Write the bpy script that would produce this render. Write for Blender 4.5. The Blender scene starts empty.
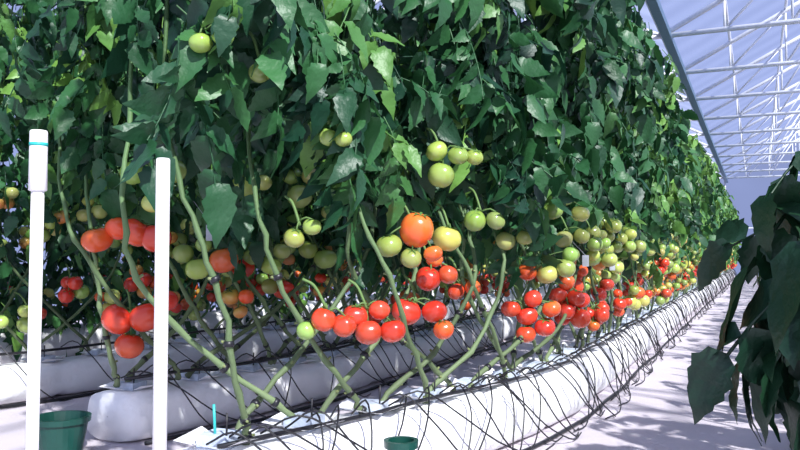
import bpy, math, random
import numpy as np
from mathutils import Vector, Matrix
random.seed(7); rng=np.random.default_rng(11)
scene=bpy.context.scene
scene.view_settings.view_transform='Standard'
try: scene.view_settings.look='None'
except Exception: pass

# ------------------------------------------------------------ materials
def newmat(name):
    m=bpy.data.materials.new(name); m.use_nodes=True
    nt=m.node_tree; b=nt.nodes['Principled BSDF']; return m,nt,b
def N(nt,t,**k):
    n=nt.nodes.new(t)
    for a,v in k.items(): setattr(n,a,v)
    return n
def simple(name,col,rough=.5,metal=0,noise=0,nscale=20,bump=0,bscale=30):
    m,nt,b=newmat(name)
    b.inputs['Base Color'].default_value=(*col,1); b.inputs['Roughness'].default_value=rough; b.inputs['Metallic'].default_value=metal
    tc=N(nt,'ShaderNodeTexCoord')
    if noise:
        n=N(nt,'ShaderNodeTexNoise'); n.inputs['Scale'].default_value=nscale; n.inputs['Detail'].default_value=5
        nt.links.new(tc.outputs['Object'],n.inputs['Vector'])
        r=N(nt,'ShaderNodeValToRGB')
        r.color_ramp.elements[0].position=.3; r.color_ramp.elements[1].position=.7
        r.color_ramp.elements[0].color=(*[c*(1-noise) for c in col],1)
        r.color_ramp.elements[1].color=(*[min(1,c*(1+noise)) for c in col],1)
        nt.links.new(n.outputs['Fac'],r.inputs['Fac']); nt.links.new(r.outputs['Color'],b.inputs['Base Color'])
    if bump:
        n2=N(nt,'ShaderNodeTexNoise'); n2.inputs['Scale'].default_value=bscale; n2.inputs['Detail'].default_value=4
        nt.links.new(tc.outputs['Object'],n2.inputs['Vector'])
        bp=N(nt,'ShaderNodeBump'); bp.inputs['Strength'].default_value=bump; bp.inputs['Distance'].default_value=.02
        nt.links.new(n2.outputs['Fac'],bp.inputs['Height']); nt.links.new(bp.outputs['Normal'],b.inputs['Normal'])
    return m
def colmat(name,rough,spec=.5,sss=0,trans=0,bump=0,bscale=40,coat=0):
    m,nt,b=newmat(name)
    a=N(nt,'ShaderNodeAttribute'); a.attribute_name='col'
    nt.links.new(a.outputs['Color'],b.inputs['Base Color'])
    b.inputs['Roughness'].default_value=rough
    b.inputs['Specular IOR Level'].default_value=spec
    if sss:
        b.inputs['Subsurface Weight'].default_value=sss; b.inputs['Subsurface Scale'].default_value=.01
    if coat: b.inputs['Coat Weight'].default_value=coat; b.inputs['Coat Roughness'].default_value=.08
    if bump:
        tc=N(nt,'ShaderNodeTexCoord')
        n2=N(nt,'ShaderNodeTexNoise'); n2.inputs['Scale'].default_value=bscale
        nt.links.new(tc.outputs['Object'],n2.inputs['Vector'])
        bp=N(nt,'ShaderNodeBump'); bp.inputs['Strength'].default_value=bump; bp.inputs['Distance'].default_value=.01
        nt.links.new(n2.outputs['Fac'],bp.inputs['Height']); nt.links.new(bp.outputs['Normal'],b.inputs['Normal'])
    if trans:
        t=N(nt,'ShaderNodeBsdfTranslucent'); mx=N(nt,'ShaderNodeMixShader'); mx.inputs[0].default_value=trans
        hs=N(nt,'ShaderNodeHueSaturation'); hs.inputs['Hue'].default_value=.48; hs.inputs['Value'].default_value=1.5
        nt.links.new(a.outputs['Color'],hs.inputs['Color']); nt.links.new(hs.outputs['Color'],t.inputs['Color'])
        out=nt.nodes['Material Output']
        nt.links.new(b.outputs[0],mx.inputs[1]); nt.links.new(t.outputs[0],mx.inputs[2]); nt.links.new(mx.outputs[0],out.inputs['Surface'])
    return m
M_leaf=colmat('tomato_leaf',.45,.45,trans=.12,bump=.4,bscale=40)
M_stem=colmat('tomato_stem',.6,.3,bump=.3,bscale=60)
M_fruit=colmat('tomato_skin',.24,.5,sss=.06,coat=.25)
M_plast=simple('white_film_plastic',(.90,.90,.92),.32,bump=.9,bscale=9,noise=.04,nscale=6)
M_pvc=simple('white_pvc',(.88,.86,.84),.35,noise=.03)
M_black=simple('black_polyethylene_hose',(.012,.012,.016),.4,noise=.2)
M_floor=simple('ground_cover_fabric',(.56,.51,.56),.75,noise=.10,nscale=1.6,bump=.25,bscale=60)
M_pot=simple('dark_green_plastic',(.005,.055,.042),.35,noise=.1)
M_steel=simple('galvanised_steel',(.70,.72,.78),.4,.1,noise=.08)
M_beam=simple('painted_gutter_beam',(.10,.17,.26),.45,.2,noise=.08)
M_block=simple('rockwool_wrap',(.55,.62,.74),.5,noise=.2,nscale=25,bump=.4)
M_teal=simple('teal_stake',(.03,.45,.42),.4,noise=.05)
M_tag=simple('grey_tag_card',(.40,.43,.47),.6,noise=.15)
def glazing(name,col,fac,tp):
    m,nt,b=newmat(name); nt.nodes.remove(b); out=nt.nodes['Material Output']
    t=N(nt,'ShaderNodeBsdfTransparent'); t.inputs[0].default_value=(*tp,1)
    d=N(nt,'ShaderNodeBsdfTranslucent')
    tc=N(nt,'ShaderNodeTexCoord'); w=N(nt,'ShaderNodeTexWave'); w.inputs['Scale'].default_value=.35; w.bands_direction='Y'; w.inputs['Distortion'].default_value=1.
    nt.links.new(tc.outputs['Object'],w.inputs['Vector'])
    r=N(nt,'ShaderNodeValToRGB'); r.color_ramp.elements[0].color=(*[c*.55 for c in col],1); r.color_ramp.elements[1].color=(*col,1)
    nt.links.new(w.outputs['Fac'],r.inputs['Fac']); nt.links.new(r.outputs['Color'],d.inputs['Color'])
    mx=N(nt,'ShaderNodeMixShader'); mx.inputs[0].default_value=fac
    nt.links.new(t.outputs[0],mx.inputs[1]); nt.links.new(d.outputs[0],mx.inputs[2]); nt.links.new(mx.outputs[0],out.inputs['Surface'])
    return m
M_roof=glazing('polycarbonate_roof',(.70,.76,.92),.12,(.88,.92,1))
M_wall=glazing('polycarbonate_wall',(.8,.84,.92),.55,(.95,.96,1))

# ------------------------------------------------------------ mesh accumulator
class Acc:
    def __init__(s): s.v=[];s.f=[];s.c=[];s.n=0
    def add(s,v,f,col=None):
        v=np.asarray(v,float).reshape(-1,3); f=np.asarray(f,int).reshape(-1,4)
        s.v.append(v); s.f.append(f+s.n); s.n+=len(v)
        if col is None: col=(1,1,1)
        col=np.asarray(col,float)
        if col.ndim==1: col=np.tile(col,(len(v),1))
        s.c.append(col)
    def obj(s,name,mat,parent=None,smooth=True):
        v=np.concatenate(s.v); f=np.concatenate(s.f); c=np.concatenate(s.c)
        me=bpy.data.meshes.new(name)
        me.vertices.add(len(v)); me.vertices.foreach_set('co',v.ravel())
        me.loops.add(f.size); me.loops.foreach_set('vertex_index',f.ravel().astype(np.int32))
        me.polygons.add(len(f)); me.polygons.foreach_set('loop_start',np.arange(0,f.size,4,dtype=np.int32))
        me.update(calc_edges=True)
        me.polygons.foreach_set('use_smooth',np.full(len(f),smooth))
        a=me.attributes.new('col','FLOAT_COLOR','POINT')
        a.data.foreach_set('color',np.hstack([c,np.ones((len(c),1))]).ravel())
        me.materials.append(mat); me.update()
        o=bpy.data.objects.new(name,me); scene.collection.objects.link(o)
        if parent: o.parent=parent
        return o
def empty(name,loc=(0,0,0)):
    e=bpy.data.objects.new(name,None); e.location=(0,0,0); scene.collection.objects.link(e); return e

def spline(pts,n):
    P=np.asarray(pts,float); P=np.vstack([2*P[0]-P[1],P,2*P[-1]-P[-2]])
    m=len(P)-3; out=[]
    for t in np.linspace(0,m,n):
        i=min(int(t),m-1); u=t-i; a,b,c,d=P[i:i+4]
        out.append(.5*((2*b)+(c-a)*u+(2*a-5*b+4*c-d)*u*u+(3*b-a-3*c+d)*u**3))
    return np.array(out)
def tube(acc,P,r,k=6,col=None,cap=True):
    P=np.asarray(P,float); n=len(P); r=np.broadcast_to(np.asarray(r,float),(n,)).copy()
    if cap:
        P=np.vstack([P[0],P,P[-1]]); r=np.concatenate([[1e-5],r,[1e-5]]); n+=2
    T=np.gradient(P,axis=0)
    if cap: T[0]=T[1]=P[2]-P[1]; T[-1]=T[-2]=P[-2]-P[-3]
    T/=np.linalg.norm(T,axis=1)[:,None]+1e-9
    ref=np.array([0,0,1.]) if abs(T[n//2][2])<.8 else np.array([1.,0,0])
    A=np.cross(T,ref); A/=np.linalg.norm(A,axis=1)[:,None]+1e-9; B=np.cross(T,A)
    ang=np.arange(k)*2*math.pi/k
    V=P[:,None,:]+r[:,None,None]*(np.cos(ang)[None,:,None]*A[:,None,:]+np.sin(ang)[None,:,None]*B[:,None,:])
    i=np.arange(n-1)[:,None]*k; j=np.arange(k)[None,:]; j2=(j+1)%k
    F=np.stack([i+j,i+j2,i+k+j2,i+k+j],-1).reshape(-1,4)
    acc.add(V.reshape(-1,3),F,col)
def box(acc,c,s,col=None,rz=0):
    x,y,z=[q/2 for q in s]
    v=np.array([[-x,-y,-z],[x,-y,-z],[x,y,-z],[-x,y,-z],[-x,-y,z],[x,-y,z],[x,y,z],[-x,y,z]])
    R=np.array([[math.cos(rz),-math.sin(rz),0],[math.sin(rz),math.cos(rz),0],[0,0,1]])
    acc.add(v@R.T+np.array(c),[[0,3,2,1],[4,5,6,7],[0,1,5,4],[1,2,6,5],[2,3,7,6],[3,0,4,7]],col)

# ------------------------------------------------------------ rows
def bend(y): return .62*(max(0,5-y)/2.8)**1.5
def cx(base,y): return -(base+bend(y))

# leaf templates
def leaflet(L,W,rows,rs):
    t=np.linspace(0,1,rows)
    w=W*np.sin(math.pi*np.clip(t,0.0,1)**.68)**.9
    jag=np.array([1+.10*(1 if i%2 else -1) for i in range(rows)]); w=w*jag
    w[0]=.012*L; w[-1]=.004*L
    droop=rs.uniform(.15,.6); fold=rs.uniform(.1,.5); tw=rs.uniform(-.6,.6); sway=rs.uniform(-.18,.18)
    V=[]
    for i in range(rows):
        z=-droop*L*t[i]**2+.02*L*math.sin(t[i]*9)
        sk=(.03*L if i%2 else 0)
        for sgn in (-1,0,1):
            ww=w[i]*sgn; zz=z+fold*abs(ww)-tw*ww*t[i]+(.015*L*math.sin(t[i]*12+sgn) if sgn else 0)
            V.append([t[i]*L*(1-.3*droop)-abs(sgn)*sk,ww+sway*L*t[i]**2,zz])
    F=[]
    for i in range(rows-1):
        for j in (0,1): a=i*3+j; F.append([a,a+1,a+4,a+3])
    return np.array(V),np.array(F)
def compound(rows,seed):
    rs=random.Random(seed); Vs=[];Fs=[];n=0
    bendr=rs.uniform(.2,.6)
    def rach(t): return np.array([t,.06*math.sin(t*3+seed),-bendr*t*t])
    items=[(.24,1,.34),(.29,-1,.32),(.50,1,.44),(.55,-1,.42),(.76,1,.40),(.81,-1,.40),(.38,1,.14),(.42,-1,.12),(.90,0,.54)]
    for (t,s,L) in items:
        L*=rs.uniform(.8,1.2)
        v,f=leaflet(L,L*rs.uniform(.21,.29),rows,rs)
        a=s*rs.uniform(.6,1.2); d=-(.3+rs.uniform(0,.9)) if s else -.5
        Rz=np.array([[math.cos(a),-math.sin(a),0],[math.sin(a),math.cos(a),0],[0,0,1]])
        Ry=np.array([[math.cos(-d),0,math.sin(-d)],[0,1,0],[-math.sin(-d),0,math.cos(-d)]])
        v=v@Ry.T@Rz.T+rach(t)
        Vs.append(v);Fs.append(f+n);n+=len(v)
    rr=np.array([rach(t) for t in np.linspace(0,.92,6)])
    ta=Acc(); tube(ta,rr,.010,4,cap=False); Vs.append(ta.v[0]);Fs.append(ta.f[0]+n)
    return np.vstack(Vs),np.vstack(Fs)
HI=[compound(11,i) for i in range(10)]; LO=[compound(5,50+i) for i in range(6)]
def place_leaves(acc,pos,az,pit,rol,sc,col,templates):
    n=len(pos); ch=rng.integers(0,len(templates),n)
    for k,(T,F) in enumerate(templates):
        ix=np.where(ch==k)[0]
        if len(ix)==0: continue
        ca,sa=np.cos(az[ix]),np.sin(az[ix]); cp,sp=np.cos(pit[ix]),np.sin(pit[ix]); cr,sr=np.cos(rol[ix]),np.sin(rol[ix])
        Z=np.zeros_like(ca);O=np.ones_like(ca)
        Rz=np.stack([ca,-sa,Z,sa,ca,Z,Z,Z,O],-1).reshape(-1,3,3)
        Ry=np.stack([cp,Z,sp,Z,O,Z,-sp,Z,cp],-1).reshape(-1,3,3)
        Rx=np.stack([O,Z,Z,Z,cr,-sr,Z,sr,cr],-1).reshape(-1,3,3)
        R=Rz@Ry@Rx
        V=np.einsum('nij,mj->nmi',R,T)*sc[ix][:,None,None]+pos[ix][:,None,:]
        m=len(T)
        FF=(F[None]+(np.arange(len(ix))*m)[:,None,None]).reshape(-1,4)
        C=np.repeat(col[ix],m,axis=0)
        acc.add(V.reshape(-1,3),FF,C)
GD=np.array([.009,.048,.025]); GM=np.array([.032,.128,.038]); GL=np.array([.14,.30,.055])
CLEAR=[]   # (x,y,z,r) pockets where the grower has stripped leaves round the fruit
def foliage(acc,base,segs,z0,z1,front=.6,bright=0.):
    for (ya,yb,dens,hi,smin,smax) in segs:
        n=int((yb-ya)*dens); y=rng.uniform(ya,yb,n)
        c=np.array([cx(base,q) for q in y])
        zb=np.array([z0(q) for q in y])+.10*np.sin(y*5.3+base)+.07*np.sin(y*11+1)
        z=zb+(z1-zb)*rng.uniform(0,1,n)
        fr=rng.uniform(0,1,n)<front
        off=np.where(fr,rng.uniform(.04,.26,n),rng.uniform(-.30,.10,n))
        off+= .08*np.sin(y*4+z*3)+.06*np.sin(y*9-z*5)
        az=np.where(off>.0,rng.normal(-.25,.8,n),rng.normal(math.pi,.9,n))
        pit=rng.normal(.95,.35,n); rol=rng.normal(0,.4,n); sc=rng.uniform(smin,smax,n)
        pos=np.stack([c+off-np.cos(az)*sc*.25,y-np.sin(az)*sc*.25,z+.12],-1)
        mid=pos+np.stack([np.cos(az)*np.cos(pit),np.sin(az)*np.cos(pit),-np.sin(pit)],-1)*(sc*.7)[:,None]
        keep=np.ones(n,bool)
        for (X,Y,Z,R) in CLEAR:
            for k in (0,.15,.3,.45):   # pocket extends out to the aisle where fruit swells outward
                d=mid-np.array([X+k*.5,Y-k*.85,Z]); keep&=(np.linalg.norm(d,axis=1)>R)
        t=np.clip(rng.normal(.31+bright,.30,n)+np.clip((y-5)/20,0,.38),0,1)[:,None]  # leaves get paler with distance: sunlight on far foliage painted into the tint
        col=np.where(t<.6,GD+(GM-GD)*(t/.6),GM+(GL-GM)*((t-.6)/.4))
        K=keep
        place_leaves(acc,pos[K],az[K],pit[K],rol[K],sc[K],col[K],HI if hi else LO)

# tomatoes
def sph(nu,nv,seed=0):
    th=np.linspace(0.02,math.pi-.02,nv); ph=np.arange(nu)*2*math.pi/nu
    T,P=np.meshgrid(th,ph,indexing='ij'); rs=random.Random(seed)
    am=rs.uniform(.015,.05); lob=rs.choice([4,5,6]); p0=rs.uniform(0,6); el=rs.uniform(.80,.98)
    r=1+am*np.cos(lob*P+p0)*np.sin(T)*(.4+.6*(T<1.8))+.03*np.cos(P+p0)*np.sin(T)
    x=r*np.sin(T)*np.cos(P); y=r*np.sin(T)*np.sin(P); z=el*np.cos(T)-.16*np.exp(-(T/.38)**2)+.04*np.exp(-((math.pi-T)/.3)**2)
    V=np.stack([x,y,z],-1).reshape(-1,3)
    i=np.arange(nv-1)[:,None]*nu; j=np.arange(nu)[None,:]; j2=(j+1)%nu
    F=np.stack([i+j,i+nu+j,i+nu+j2,i+j2],-1).reshape(-1,4); return V,F
SPH=([sph(26,16,i) for i in range(7)],[sph(14,9,i) for i in range(4)],[sph(9,7,i) for i in range(3)])
PAL={'r':((.70,.04,.02),(.62,.035,.02)),'o':((.78,.11,.03),(.74,.18,.04)),'g':((.34,.43,.11),(.22,.33,.06)),
     'y':((.52,.54,.14),(.38,.46,.10)),'p':((.72,.28,.07),(.55,.44,.10))}
def tomato(fa,sa,p,r,k,q,el=1.):
    V,F=SPH[q][rng.integers(len(SPH[q]))]
    tl=np.array([rng.normal(0,.3),rng.normal(0,.3),1]); tl/=np.linalg.norm(tl)
    zc=tl; xa=np.cross(zc,[0,1,.1]); xa/=np.linalg.norm(xa); ya=np.cross(zc,xa)
    R=np.stack([xa,ya,zc],-1)
    S=V*np.array([1,1,el])*r
    c0,c1=np.array(PAL[k][0]),np.array(PAL[k][1]); jit=rng.uniform(.84,1.12,3)
    if k=='r': c0=c0+np.array([0,1,.3])*rng.uniform(0,.05)
    w=np.clip(V[:,2:3]*.8+.2,0,1)
    fa.add(S@R.T+p,F,(c0*(1-w)+c1*w)*jit)
    top=np.array(p)+zc*r*.72*el
    gcol=(.08,.18,.04)
    if q<2:
        for i in range(5):
            a=i*1.2566+rng.uniform(0,.3); d=xa*math.cos(a)+ya*math.sin(a); s=np.cross(zc,d)
            q0=top; q1=top+d*r*.35+zc*r*.12; q2=top+d*r*.75-zc*r*.02+zc*rng.uniform(0,.15)*r
            sa.add([q0-s*r*.03,q0+s*r*.03,q1+s*r*.09,q1-s*r*.09,q2+s*.004*r,q2-s*.004*r],[[0,1,2,3],[3,2,4,5]],gcol)
    return top
def truss(fa,sa,P,fr,q,anchor=None):
    P=np.array(P,float); e=np.array([.908,.419,0]); b=np.array([.419,-.908,0])
    if anchor is None: anchor=P+np.array([-.10,rng.uniform(-.06,.06),.17])
    tops=[]
    for f in fr:
        a,c,r,k=f[:4]; el=f[4] if len(f)>4 else 1.
        dep=f[5] if len(f)>5 else rng.uniform(-.02,.03)
        tops.append(tomato(fa,sa,P+e*a+b*dep+np.array([0,0,c]),r,k,q,el))
    mid=P+np.array([-.02,0,.05]); scol=(.12,.21,.065)
    nn=(10,7,4)[q]; kk=(6,5,3)[q]
    tube(sa,spline([anchor,(anchor+mid)/2+[0,0,.03],mid],nn),.006,kk,scol)
    if q<2:
        for t in tops: tube(sa,spline([mid+[0,0,rng.uniform(-.03,.03)],(mid+t)/2+[0,0,.02],t],5),.004,4,scol)
LAY=[]
for s in range(14):
    n=3+s%4; p=rng.normal(0,1,(n,3))*[.9,.7,1.2]
    for it in range(80):
        p*=.97
        for i in range(n):
            for j in range(i+1,n):
                d=p[i]-p[j]; L=np.linalg.norm(d)+1e-6
                if L<1.95: k=d/L*(1.95-L)/2; p[i]+=k;p[j]-=k
    LAY.append(p)
def rtruss(fa,sa,P,kinds,r,q):
    p=LAY[rng.integers(len(LAY))]
    truss(fa,sa,P,[(v[0]*r,v[2]*r,r*rng.uniform(.7,1.12),kinds[rng.integers(len(kinds))],1.,v[1]*r) for v in p],q)

def vines(sa,ca,base,ya,yb,step,q,ztop=3.1,ymin=None,thick=1.):
    y=ya; ymin=ya if ymin is None else ymin
    while y<yb:
        for d in (1,-1):
            jy=rng.uniform(-.06,.06); sd=rng.choice([-.13,.0,.11]); tr=d*rng.uniform(.5,1.15)*(1 if d>0 else .7)
            if y+tr<ymin: tr=(ymin-y)*rng.uniform(.25,1.)
            def X(yy,o): return cx(base,yy)+o
            p=[(X(y,sd*.3),y+jy,.30),(X(y,sd*.5),y+jy+tr*.12,.39),(X(y+tr*.5,sd),y+jy+tr*.5,.60+rng.uniform(-.05,.05)),(X(y+tr*.9,sd),y+jy+tr*.9,.92),
               (X(y+tr,sd*.4-.04),y+jy+tr*1.02,1.2),(X(y+tr,-.16),y+jy+tr+.08,1.6),(X(y+tr,-.18),y+jy+tr+.12,2.4),(X(y+tr,-.05),y+jy+tr+.15,ztop)]
            nn=(36,16,8)[q]; P=spline(p,nn); P[1:-1,:2]+=rng.normal(0,.005,(nn-2,2))
            r=np.linspace(.0135,.005,nn)*thick
            if q==0: r=r*(1+.25*((np.arange(nn)%3)==0))
            c0=np.array([.17,.21,.115]); c1=np.array([.07,.15,.05]); w=np.clip(np.linspace(0,1.3,nn+2),0,1)[:,None]
            k=(8,5,4)[q]; col=np.repeat(c0*(1-w)+c1*w,k,axis=0)*rng.uniform(.75,1.25)
            tube(sa,P,r,k,col)
            if q==0:
                for i in range(3,18,3):
                    o=P[i]; dd=np.array([rng.uniform(-1,1),rng.uniform(-1,1),rng.uniform(-.2,.6)]); dd/=np.linalg.norm(dd)
                    tube(sa,[o,o+dd*.028],[.008,.005],5,(.20,.24,.10))
                    if rng.uniform()<.4:
                        t=P[i+1]-P[i]; t/=np.linalg.norm(t); tube(ca,[o-t*.010,o+t*.010],.019,8)
        y+=step*rng.uniform(.85,1.15)

def make_gutter(base,ya,yb,parent_name='grow_gutter',w=1.,h=1.):
    root=empty(parent_name); a=Acc()
    ys=np.concatenate([np.arange(ya,min(yb,10),.06),np.arange(10,yb+.01,.3)]); K=24
    ang=np.arange(K)*2*math.pi/K
    rings=[]
    for i,y in enumerate(ys):
        ph=((y-ya)%1.15)/1.15; pin=1-.10*math.exp(-(min(ph,1-ph)/.035)**2)
        s=1.0
        if i==0 or i==len(ys)-1: s=.02
        elif i==1 or i==len(ys)-2: s=.95
        c=np.cos(ang);sn=np.sin(ang); e=.6
        x=.175*w*np.sign(c)*np.abs(c)**e*pin*s; z=h*(.16+.16*np.sign(sn)*np.abs(sn)**e*s*pin)
        wob=1+.03*np.sin(ang*3+y*7)+.025*np.sin(ang*5-y*13)
        rings.append(np.stack([cx(base,y)+x*wob,np.full(K,ys[1] if i==0 else y),np.maximum(.002,z)],-1))
    V=np.array(rings); n=len(ys)
    i=np.arange(n-1)[:,None]*K; j=np.arange(K)[None,:]; j2=(j+1)%K
    a.add(V.reshape(-1,3),np.stack([i+j,i+j2,i+K+j2,i+K+j],-1).reshape(-1,4))
    a.obj('film_wrapped_slab',M_plast,root)
    return root
def blocks(root,base,ya,yb,step,top=.335):
    a=Acc();b=Acc();s=Acc(); y=ya
    while y<yb:
        x=cx(base,y); rz=rng.uniform(-.2,.2)
        box(a,(x,y,top),(.12,.12,.06),rz=rz)
        for k in range(4):
            an=k*math.pi/2+rz; d=np.array([math.cos(an),math.sin(an),0]); t=np.array([-d[1],d[0],0]); o=np.array([x,y,top-.005])
            u=rng.uniform(.02,.05)
            b.add([o+d*.065-t*.07,o+d*.065+t*.07,o+d*(.10+u)+t*.085+[0,0,.012],o+d*(.10+u)-t*.085+[0,0,.03]],[[0,1,2,3]])
        if y<9:
            tube(s,[(x+.05,y-.03,top),(x+.055,y-.035,top+.11)],.004,5)
        y+=step
    a.obj('rockwool_blocks',M_block,root,False); b.obj('film_flaps',M_plast,root,False); s.obj('dripper_stakes',M_black,root)
def hoses(base,ya,yb,dense):
    root=empty('drip_irrigation_hose'); a=Acc()
    ys=np.concatenate([np.arange(ya,10,.25),np.arange(10,yb,1.)])
    for o,z in ((.235,.014),(.09,.34)):
        P=np.array([(cx(base,y)+o+.012*math.sin(y*3+o*9),y,z+.004*math.sin(y*6)) for y in ys]); tube(a,P,.012 if z<.1 else .010,6)
    y=ya
    while y<yb:
        g=rng.uniform(.2,.75)*rng.choice([1,1,-1]); o=rng.uniform(.0,.14)
        f=lambda yy,off,z:(cx(base,max(ya-.2,yy))+off,yy,z)
        p=[f(y,.05,.345),f(y+g*.12,.12+o*.3,.375+o*.3),f(y+g*.35,.205+o*.4,.27),f(y+g*.65,.235+o*.6,.12),f(y+g,.24+o,.02),f(y+g*1.4,.24+o*.7,.012)]
        tube(a,spline(p,18 if y<8 else 8),.0042 if y<8 else .006,5 if y<8 else 3)
        y+=dense*(1 if y<8 else 2.2)*rng.uniform(.5,1.5)
    a.obj('drip_tubing',M_black,root); return root

Z1=3.2
def T(base,y,z,lst,o=.12,q=0,clear=.0):
    x=cx(base,y)+o; truss(fr,st,(x,y,z),lst,q)
    if clear: CLEAR.append((x,y,z,clear))
# ---- row facing the aisle
r=empty('tomato_plant_row'); fo=Acc();st=Acc();fr=Acc();cl=Acc()
z0a=lambda y: 1.17+.34*max(0,min(1,(3.2-y)/.7))
vines(st,cl,1.18,2.4,7,.34,0,ymin=2.0); vines(st,cl,1.18,7,16,.4,1); vines(st,cl,1.18,16,41,.55,2)
B=1.18
T(B,3.12,1.08,[(-.01,.035,.076,'o',1.2),(-.13,-.035,.057,'g'),(-.035,-.09,.048,'g'),(.06,-.07,.042,'o')],.18,0,.27)
T(B,3.37,1.08,[(-.03,0,.068,'y')],.18,0,.24)
T(B,3.22,1.41,[(-.02,-.05,.060,'g'),(-.04,.055,.050,'g'),(.055,.035,.046,'g'),(.13,.03,.04,'g')],.24,0,.18)
T(B,2.9,.73,[(-.065,.02,.054,'r'),(-.01,-.045,.057,'r'),(.09,-.04,.055,'r'),(.035,.045,.044,'r')])
T(B,3.22,.74,[(-.065,.01,.068,'r'),(.06,.01,.058,'r'),(.10,-.07,.047,'o')])
T(B,2.68,.74,[(-.03,.01,.05,'r'),(.05,-.015,.048,'r'),(-.10,-.035,.038,'g')])
T(B,3.32,.905,[(-.03,-.01,.058,'r'),(.06,.01,.046,'r'),(.0,.08,.04,'o')])
T(B,4.2,.67,[(0,0,.060,'r'),(-.095,.04,.055,'r'),(-.01,-.10,.054,'r'),(.095,-.06,.057,'r'),(.13,.04,.052,'o'),(.03,.095,.05,'r')])
T(B,4.3,.906,[(-.085,.005,.055,'o'),(.03,-.01,.060,'y'),(.13,.025,.055,'g'),(.16,.10,.046,'g')],.16)
T(B,4.42,1.27,[(-.07,-.01,.062,'g'),(.01,.07,.055,'g'),(.085,-.03,.055,'y')],.24,0,.24)
T(B,3.6,1.17,[(-.05,0,.054,'g'),(.05,.0,.048,'g')],.2,0,.2)
T(B,4.8,.76,[(-.05,.0,.058,'r'),(.06,-.02,.058,'r'),(.0,.08,.052,'o'),(.0,-.10,.052,'r')])
T(B,4.0,1.08,[(-.05,0,.052,'y'),(.05,.02,.05,'g')],.15,0,.16)
T(B,4.65,1.10,[(-.05,0,.055,'y'),(.06,.02,.05,'g'),(0,-.09,.05,'g')],.2,0,.2)
T(B,2.05,1.70,[(-.03,0,.038,'g'),(.045,.02,.036,'g')],.22,0,.10)
T(B,2.26,1.64,[(-.02,0,.036,'g'),(.04,-.01,.033,'g')],.22,0,.09)
T(B,2.55,1.45,[(-.02,0,.036,'g'),(.04,-.01,.034,'g')],.24,0,.09)
T(B,3.75,.82,[(-.04,0,.045,'r'),(.045,.02,.042,'o')],.0)
T(B,2.62,1.07,[(-.04,0,.043,'g'),(.03,.045,.038,'g')],.05)
y=4.95
while y<41:
    q=0 if y<7 else (1 if y<14 else 2)
    rr=rng.uniform(.046,.062); w=rng.uniform(); far=y>8
    rtruss(fr,st,(cx(B,y)+rng.uniform(.0,.24),y,rng.uniform(.52,.90)),('rrrro' if w<(.5 if not far else .3) else ('ropyg' if w<.75 else 'gypo')),rr,q)
    if rng.uniform()<.85: rtruss(fr,st,(cx(B,y)+rng.uniform(-.05,.24),y+.1,rng.uniform(.80,1.05)),'roygyp' if w>.5 else 'ggyyp',rr*.95,q)
    if rng.uniform()<.8:
        P=(cx(B,y)+rng.uniform(.2,.3),y+.05,rng.uniform(1.02,1.22)); rtruss(fr,st,P,'ggyyg',rr*.88,q)
        if y<9: CLEAR.append((P[0],P[1],P[2],.14))
    y+=.30 if y<14 else .44
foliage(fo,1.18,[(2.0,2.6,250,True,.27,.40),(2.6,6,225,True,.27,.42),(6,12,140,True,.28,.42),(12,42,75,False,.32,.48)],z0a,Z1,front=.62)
for (tx,ty,tz) in ((cx(B,4.9)+.22,4.85,.97),(cx(B,5.8)+.22,5.8,.93)):
    a=Acc(); box(a,(tx,ty,tz),(.04,.003,.07),rz=.4); tube(a,[(tx,ty,tz+.035),(tx-.12,ty,tz+.16)],.0015,4); a.obj('label_tag',M_tag,r,False)
fo.obj('foliage',M_leaf,r); st.obj('vines',M_stem,r); fr.obj('tomatoes',M_fruit,r); cl.obj('vine_clips',M_black,r)

# ---- second row
CLEAR.clear()
r=empty('tomato_plant_row'); fo=Acc();st=Acc();fr=Acc();cl=Acc(); B=2.85
z0b=lambda y: 1.18+.25*max(0,min(1,(3.9-y)/.8))
vines(st,cl,B,3.25,7,.36,0,ymin=2.95,thick=1.15); vines(st,cl,B,7,41,.6,2)
T(B,4.1,.96,[(-.12,-.04,.074,'r'),(-.055,.04,.064,'g'),(.06,-.02,.070,'y'),(.13,.07,.060,'g')])
T(B,4.25,1.43,[(0,-.05,.080,'g'),(-.06,.09,.067,'g'),(.07,.08,.060,'g')],.28,0,.24)
T(B,3.65,.965,[(-.065,-.04,.074,'y'),(.085,.01,.085,'o'),(-.15,.05,.060,'g'),(-.03,.10,.052,'g')],.16,0,.16)
T(B,3.15,1.105,[(-.17,-.02,.080,'o'),(-.06,.04,.066,'o'),(.035,.02,.085,'r'),(.14,-.01,.080,'r')],.16,0,.24)
T(B,3.18,.645,[(-.085,.02,.085,'r'),(.065,.03,.088,'r'),(-.02,-.12,.074,'r'),(.17,.12,.066,'r')],.16)
T(B,3.18,1.37,[(0,.005,.060,'y'),(.10,.075,.064,'g'),(-.005,-.09,.062,'y'),(-.12,.07,.068,'g')],.30,0,.26)
T(B,3.75,1.41,[(0,0,.074,'g'),(.12,.02,.05,'g')],.30,0,.24)
T(B,4.65,1.0,[(.05,-.02,.080,'g'),(-.07,.045,.07,'g')])
T(B,4.3,1.8,[(-.05,0,.06,'g'),(.06,.02,.058,'g')],.34,0,.14)
T(B,4.6,1.3,[(-.05,0,.055,'g'),(.06,.02,.055,'g')],.30,0,.14)
y=3.5
while y<38:
    q=0 if y<6 else (1 if y<9 else 2)
    if y>3.8: rtruss(fr,st,(cx(B,y)+rng.uniform(-.05,.15),y,rng.uniform(.56,.85)),'rropgy',.057,q)
    rtruss(fr,st,(cx(B,y)-.1,y+.2,rng.uniform(.9,1.2)),'ggyp',.057,q)
    y+=.45
foliage(fo,B,[(2.85,7,190,True,.28,.42),(7,42,40,False,.36,.5)],z0b,Z1,front=.6,bright=.06)
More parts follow.
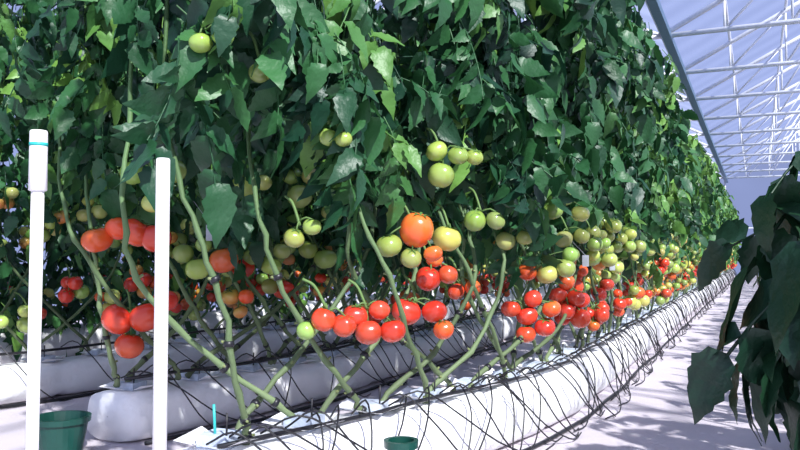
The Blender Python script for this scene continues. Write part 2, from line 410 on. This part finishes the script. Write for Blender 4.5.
tx,ty,tz=cx(B,3.6)+.3,3.5,1.13
a=Acc(); box(a,(tx,ty,tz),(.05,.003,.09),rz=.4); tube(a,[(tx,ty,tz+.045),(tx-.12,ty,tz+.18)],.0015,4); a.obj('label_tag',M_tag,r,False)
fo.obj('foliage',M_leaf,r); st.obj('vines',M_stem,r); fr.obj('tomatoes',M_fruit,r); cl.obj('vine_clips',M_black,r)

# ---- deeper rows
CLEAR.clear()
for B,ys,dn in ((4.5,2.6,150),(6.15,2.2,230)):
    r=empty('tomato_plant_row'); fo=Acc();st=Acc();fr=Acc();cl=Acc()
    zb=(lambda y:1.15) if B<5 else (lambda y:.38)
    foliage(fo,B,[(ys,9,dn,True if B<5 else False,.26,.40),(9,42,40,False,.40,.55)],zb,Z1,bright=.28 if B<5 else 0)  # nearer of these rows gets a lighter tint, sunlight painted into its leaves
    vines(st,cl,B,ys+.4,9,.45,1); vines(st,cl,B,9,41,.9,2)
    y=ys+.6
    while y<30:
        rtruss(fr,st,(cx(B,y)+.15,y,rng.uniform(.55,.8)),'rropgy',.058,1 if y<8 else 2)
        rtruss(fr,st,(cx(B,y)+.2,y+.1,rng.uniform(.9,1.4)),'ggyp',.055,1 if y<8 else 2)
        y+=.3 if y<8 else .7
    fo.obj('foliage',M_leaf,r); st.obj('vines',M_stem,r); fr.obj('tomatoes',M_fruit,r)

# ---- young row to the right of the aisle
r=empty('young_plant_row'); fo=Acc();st=Acc()
RX=.58
n1=150; y=rng.uniform(2.2,4.2,n1); n2=460; y=np.concatenate([y,rng.uniform(4.2,41,n2)]); n=len(y)
z=rng.uniform(.76,1.48,n); off=rng.uniform(-.24,.3,n); az=np.where(off<.05,rng.normal(math.pi,.7,n),rng.normal(0,.7,n))
pit=rng.normal(.7,.3,n); sc=rng.uniform(.36,.52,n)
pos=np.stack([RX+off-np.cos(az)*sc*.1,y,z+.03],-1)
# long side shoots leaning out over the aisle at the near end
m=44; y2=rng.uniform(2.1,3.3,m); z2=rng.uniform(.78,1.46,m); az2=rng.normal(math.pi+.25,.35,m)
pos=np.vstack([pos,np.stack([rng.uniform(.24,.36,m),y2,z2],-1)]); az=np.concatenate([az,az2]); pit=np.concatenate([pit,rng.normal(.75,.3,m)]); sc=np.concatenate([sc,rng.uniform(.38,.5,m)])
t=np.clip(rng.normal(.15,.15,n+m),0,1)[:,None]; col=(GD+(GM-GD)*t)*.6  # tint darkened: the shaded side of backlit leaves is put into their colour
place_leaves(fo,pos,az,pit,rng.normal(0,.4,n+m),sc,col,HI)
for i in range(m):
    if i%3==0: tube(st,spline([(RX,y2[i]+.05,z2[i]-.15),((RX+pos[n+i][0])/2,y2[i]+.02,z2[i]-.03),tuple(pos[n+i])],8),.006,5,(.07,.13,.05))
yy=2.0
while yy<41:
    tube(st,spline([(RX,yy,.3),(RX+rng.uniform(-.05,.05),yy+.03,.8),(RX+rng.uniform(-.08,.08),yy,1.45)],8),[.012]*8,5,(.15,.24,.09)); yy+=.4
fo.obj('foliage',M_leaf,r); st.obj('vines',M_stem,r)

# gutters + hoses
g=make_gutter(1.18,2.12,41.5); blocks(g,1.18,2.3,40,.38)
g=make_gutter(2.85,3.12,41.5,h=.85); blocks(g,2.85,3.3,40,.42,.28)
g=make_gutter(4.5,2.9,41.5,h=.8); blocks(g,4.5,3.1,30,.45,.26)
g=make_gutter(6.15,2.6,41.5)
def mk_right():
    root=empty('grow_gutter'); a=Acc(); ys=np.arange(2.0,41.5,.15); K=20; ang=np.arange(K)*2*math.pi/K
    R=[]
    for i,y in enumerate(ys):
        s=.02 if i in (0,len(ys)-1) else 1
        c=np.cos(ang);sn=np.sin(ang)
        R.append(np.stack([RX+.175*np.sign(c)*abs(c)**.72*s,np.full(K,ys[1] if i==0 else y),.16+.155*np.sign(sn)*abs(sn)**.72*s],-1))
    i=np.arange(len(ys)-1)[:,None]*K; j=np.arange(K)[None,:]; j2=(j+1)%K
    a.add(np.array(R).reshape(-1,3),np.stack([i+j,i+j2,i+K+j2,i+K+j],-1).reshape(-1,4)); a.obj('film_wrapped_slab',M_plast,root)
    h=empty('drip_irrigation_hose'); b=Acc()
    P=np.array([(RX-.24+.01*math.sin(y*3),y,.012) for y in np.arange(2,41,.5)]); tube(b,P,.009,6)
    y=2.2
    while y<25:
        g=rng.uniform(.3,.6); e=rng.uniform(0,.08)
        tube(b,spline([(RX-.04,y,.33),(RX-.12,y+.1*g,.36),(RX-.22-e,y+.4*g,.25),(RX-.32-e,y+.8*g,.08),(RX-.38-e,y+g,.012),(RX-.30-e,y+1.3*g,.012)],14),.0045,5); y+=.17
    b.obj('drip_tubing',M_black,h)
mk_right()
hoses(1.18,2.2,40,.11); hoses(2.85,3.2,30,.18); hoses(4.5,3.1,15,.4)

# posts
def post(x,y,z,coupling):
    root=empty('pvc_post'); a=Acc()
    if coupling:
        zc=z-.17
        tube(a,[(x-.006,y,0),(x,y,zc)],.0175,20)
        V=[(x,y,zc-.003),(x,y,zc),(x,y,z-.004),(x,y,z)]
        tube(a,V,[.019,.025,.024,.022],20)
        t=Acc(); tube(t,[(x,y,z-.045),(x,y,z-.035)],.0248,20); t.obj('teal_tape',M_teal,root)
    else:
        tube(a,[(x,y,0),(x,y,z-.004),(x,y,z)],[.0195,.0195,.017],20)
    a.obj('pipe',M_pvc,root)
post(-1.85,1.57,1.356,True); post(-1.53,1.72,1.277,False)

def bucket(x,y,r0,r1,h):
    a=Acc(); prof=[(1e-4,.0),(r0,0),(r1,h-.03),(r1+.012,h-.028),(r1+.014,h),(r1-.004,h),(r0-.01,.02),(1e-4,.02)]
    K=28; ang=np.arange(K)*2*math.pi/K
    V=np.array([[(x+r*math.cos(q),y+r*math.sin(q),z) for q in ang] for r,z in prof])
    i=np.arange(len(prof)-1)[:,None]*K; j=np.arange(K)[None,:]; j2=(j+1)%K
    a.add(V.reshape(-1,3),np.stack([i+j,i+j2,i+K+j2,i+K+j],-1).reshape(-1,4)); a.obj('drain_bucket',M_pot,None,False)
bucket(-3.22,2.90,.10,.13,.19); bucket(-1.28,2.80,.045,.055,.28)
a=Acc(); tube(a,[(cx(1.18,2.28)+.0,2.28,.34),(cx(1.18,2.28),2.27,.47)],.005,8); a.obj('plant_label_stake',M_teal)

w=empty('crop_support_wires'); a=Acc()
for base in (1.18,2.85,4.5,6.15):
    tube(a,[(cx(base,y),y,3.42) for y in (1.8,3,4,5,20,42)],.004,4)
a.obj('wire',M_steel,w)

# ------------------------------------------------------------ greenhouse shell
XL,XV,XR=-9.6,-1.45,6.7; YA,YB=-4,43; ZE,ZR=4.8,6.9
a=Acc(); a.add([(XL,YA,0),(XR,YA,0),(XR,YB,0),(XL,YB,0)],[[0,1,2,3]]); a.obj('floor',M_floor,None,False)
a=Acc()
for x0,x1 in ((XL,XV),(XV,XR)):
    xm=(x0+x1)/2
    a.add([(x0,YA,ZE+.1),(xm,YA,ZR+.1),(xm,YB,ZR+.1),(x0,YB,ZE+.1)],[[0,1,2,3]])
    a.add([(xm,YA,ZR+.1),(x1,YA,ZE+.1),(x1,YB,ZE+.1),(xm,YB,ZR+.1)],[[0,1,2,3]])
a.obj('ceiling',M_roof,None,False)
for nm,x in (('wall_left',XL),('wall_right',XR)):
    a=Acc(); a.add([(x,YA,0),(x,YB,0),(x,YB,ZE+.1),(x,YA,ZE+.1)],[[0,1,2,3]]); a.obj(nm,M_wall,None,False)
for nm,yy in (('wall_back',YB),('wall_front',YA)):
    a=Acc(); a.add([(XL,yy,0),(XR,yy,0),(XR,yy,ZE+.1),(XL,yy,ZE+.1)],[[0,1,2,3]])
    for x0,x1 in ((XL,XV),(XV,XR)):
        xm=(x0+x1)/2; a.add([(x0,yy,ZE+.1),(x1,yy,ZE+.1),(xm,yy,ZR+.1),(xm,yy,ZR+.1)],[[0,1,2,3]])
    a.obj(nm,M_wall,None,False)
root=empty('wall_trim'); a=Acc()
for x in np.arange(XL,XR+.1,2.72): tube(a,[(x,YB-.08,0),(x,YB-.08,ZE+.1)],.05,5)
tube(a,[(XL,YB-.08,2.4),(XR,YB-.08,2.4)],.035,5)
a.obj('wall_frame_bars',M_steel,root)
yy=2.0
while yy<43:
    root=empty('roof_truss'); a=Acc()
    for x0,x1 in ((XL,XV),(XV,XR)):
        xm=(x0+x1)/2
        tube(a,[(x0,yy,ZE),(x1,yy,ZE)],.045,6)
        tube(a,[(x0,yy,ZE),(xm,yy,ZR)],.045,6); tube(a,[(xm,yy,ZR),(x1,yy,ZE)],.045,6)
        nb=8; L=(x1-x0)/nb
        tz=lambda x: ZR-(ZR-ZE)*abs(x-xm)/(xm-x0)
        for k in range(nb):
            xa=x0+k*L; xc=xa+L
            if k<nb/2: tube(a,[(xa,yy,ZE),(xc,yy,tz(xc))],.025,5); tube(a,[(xc,yy,ZE),(xc,yy,tz(xc))],.022,5)
            else: tube(a,[(xc,yy,ZE),(xa,yy,tz(xa))],.025,5); tube(a,[(xa,yy,ZE),(xa,yy,tz(xa))],.022,5)
    a.obj('truss_members',M_steel,root)
    yy+=3
root=empty('roof_purlins'); a=Acc()
for x0,x1 in ((XL,XV),(XV,XR)):
    xm=(x0+x1)/2
    for k in range(0,9):
        x=x0+(x1-x0)*k/8; z=ZR-(ZR-ZE)*abs(x-xm)/(xm-x0)
        tube(a,[(x,YA,z+.05),(x,YB,z+.05)],.03,5)
a.obj('purlin_bars',M_steel,root)
root=empty('roof_gutter_beam'); a=Acc()
box(a,(XV+.1,(YA+YB)/2,ZE),(.14,YB-YA,.12)); a.obj('beam',M_beam,root,False)

# ------------------------------------------------------------ light
w=bpy.data.worlds.new('World'); scene.world=w; w.use_nodes=True
bg=w.node_tree.nodes['Background']; bg.inputs[0].default_value=(.36,.43,.74,1); bg.inputs[1].default_value=1.1
sd=bpy.data.lights.new('sun','SUN'); sd.energy=9; sd.angle=math.radians(1.0); sd.color=(1,.96,.88)
so=bpy.data.objects.new('sun',sd); scene.collection.objects.link(so)
so.rotation_euler=Vector((-.66,.52,-.76)).to_track_quat('-Z','Y').to_euler(); so.location=(5,-3,9)

cd=bpy.data.cameras.new('camera'); cam=bpy.data.objects.new('camera',cd); scene.collection.objects.link(cam)
cd.lens=35; cd.sensor_width=36; cam.location=(0,0,1.0); cd.clip_start=.05; cd.clip_end=200
cam.rotation_euler=(math.radians(92.28),0,math.radians(24.65)); scene.camera=cam
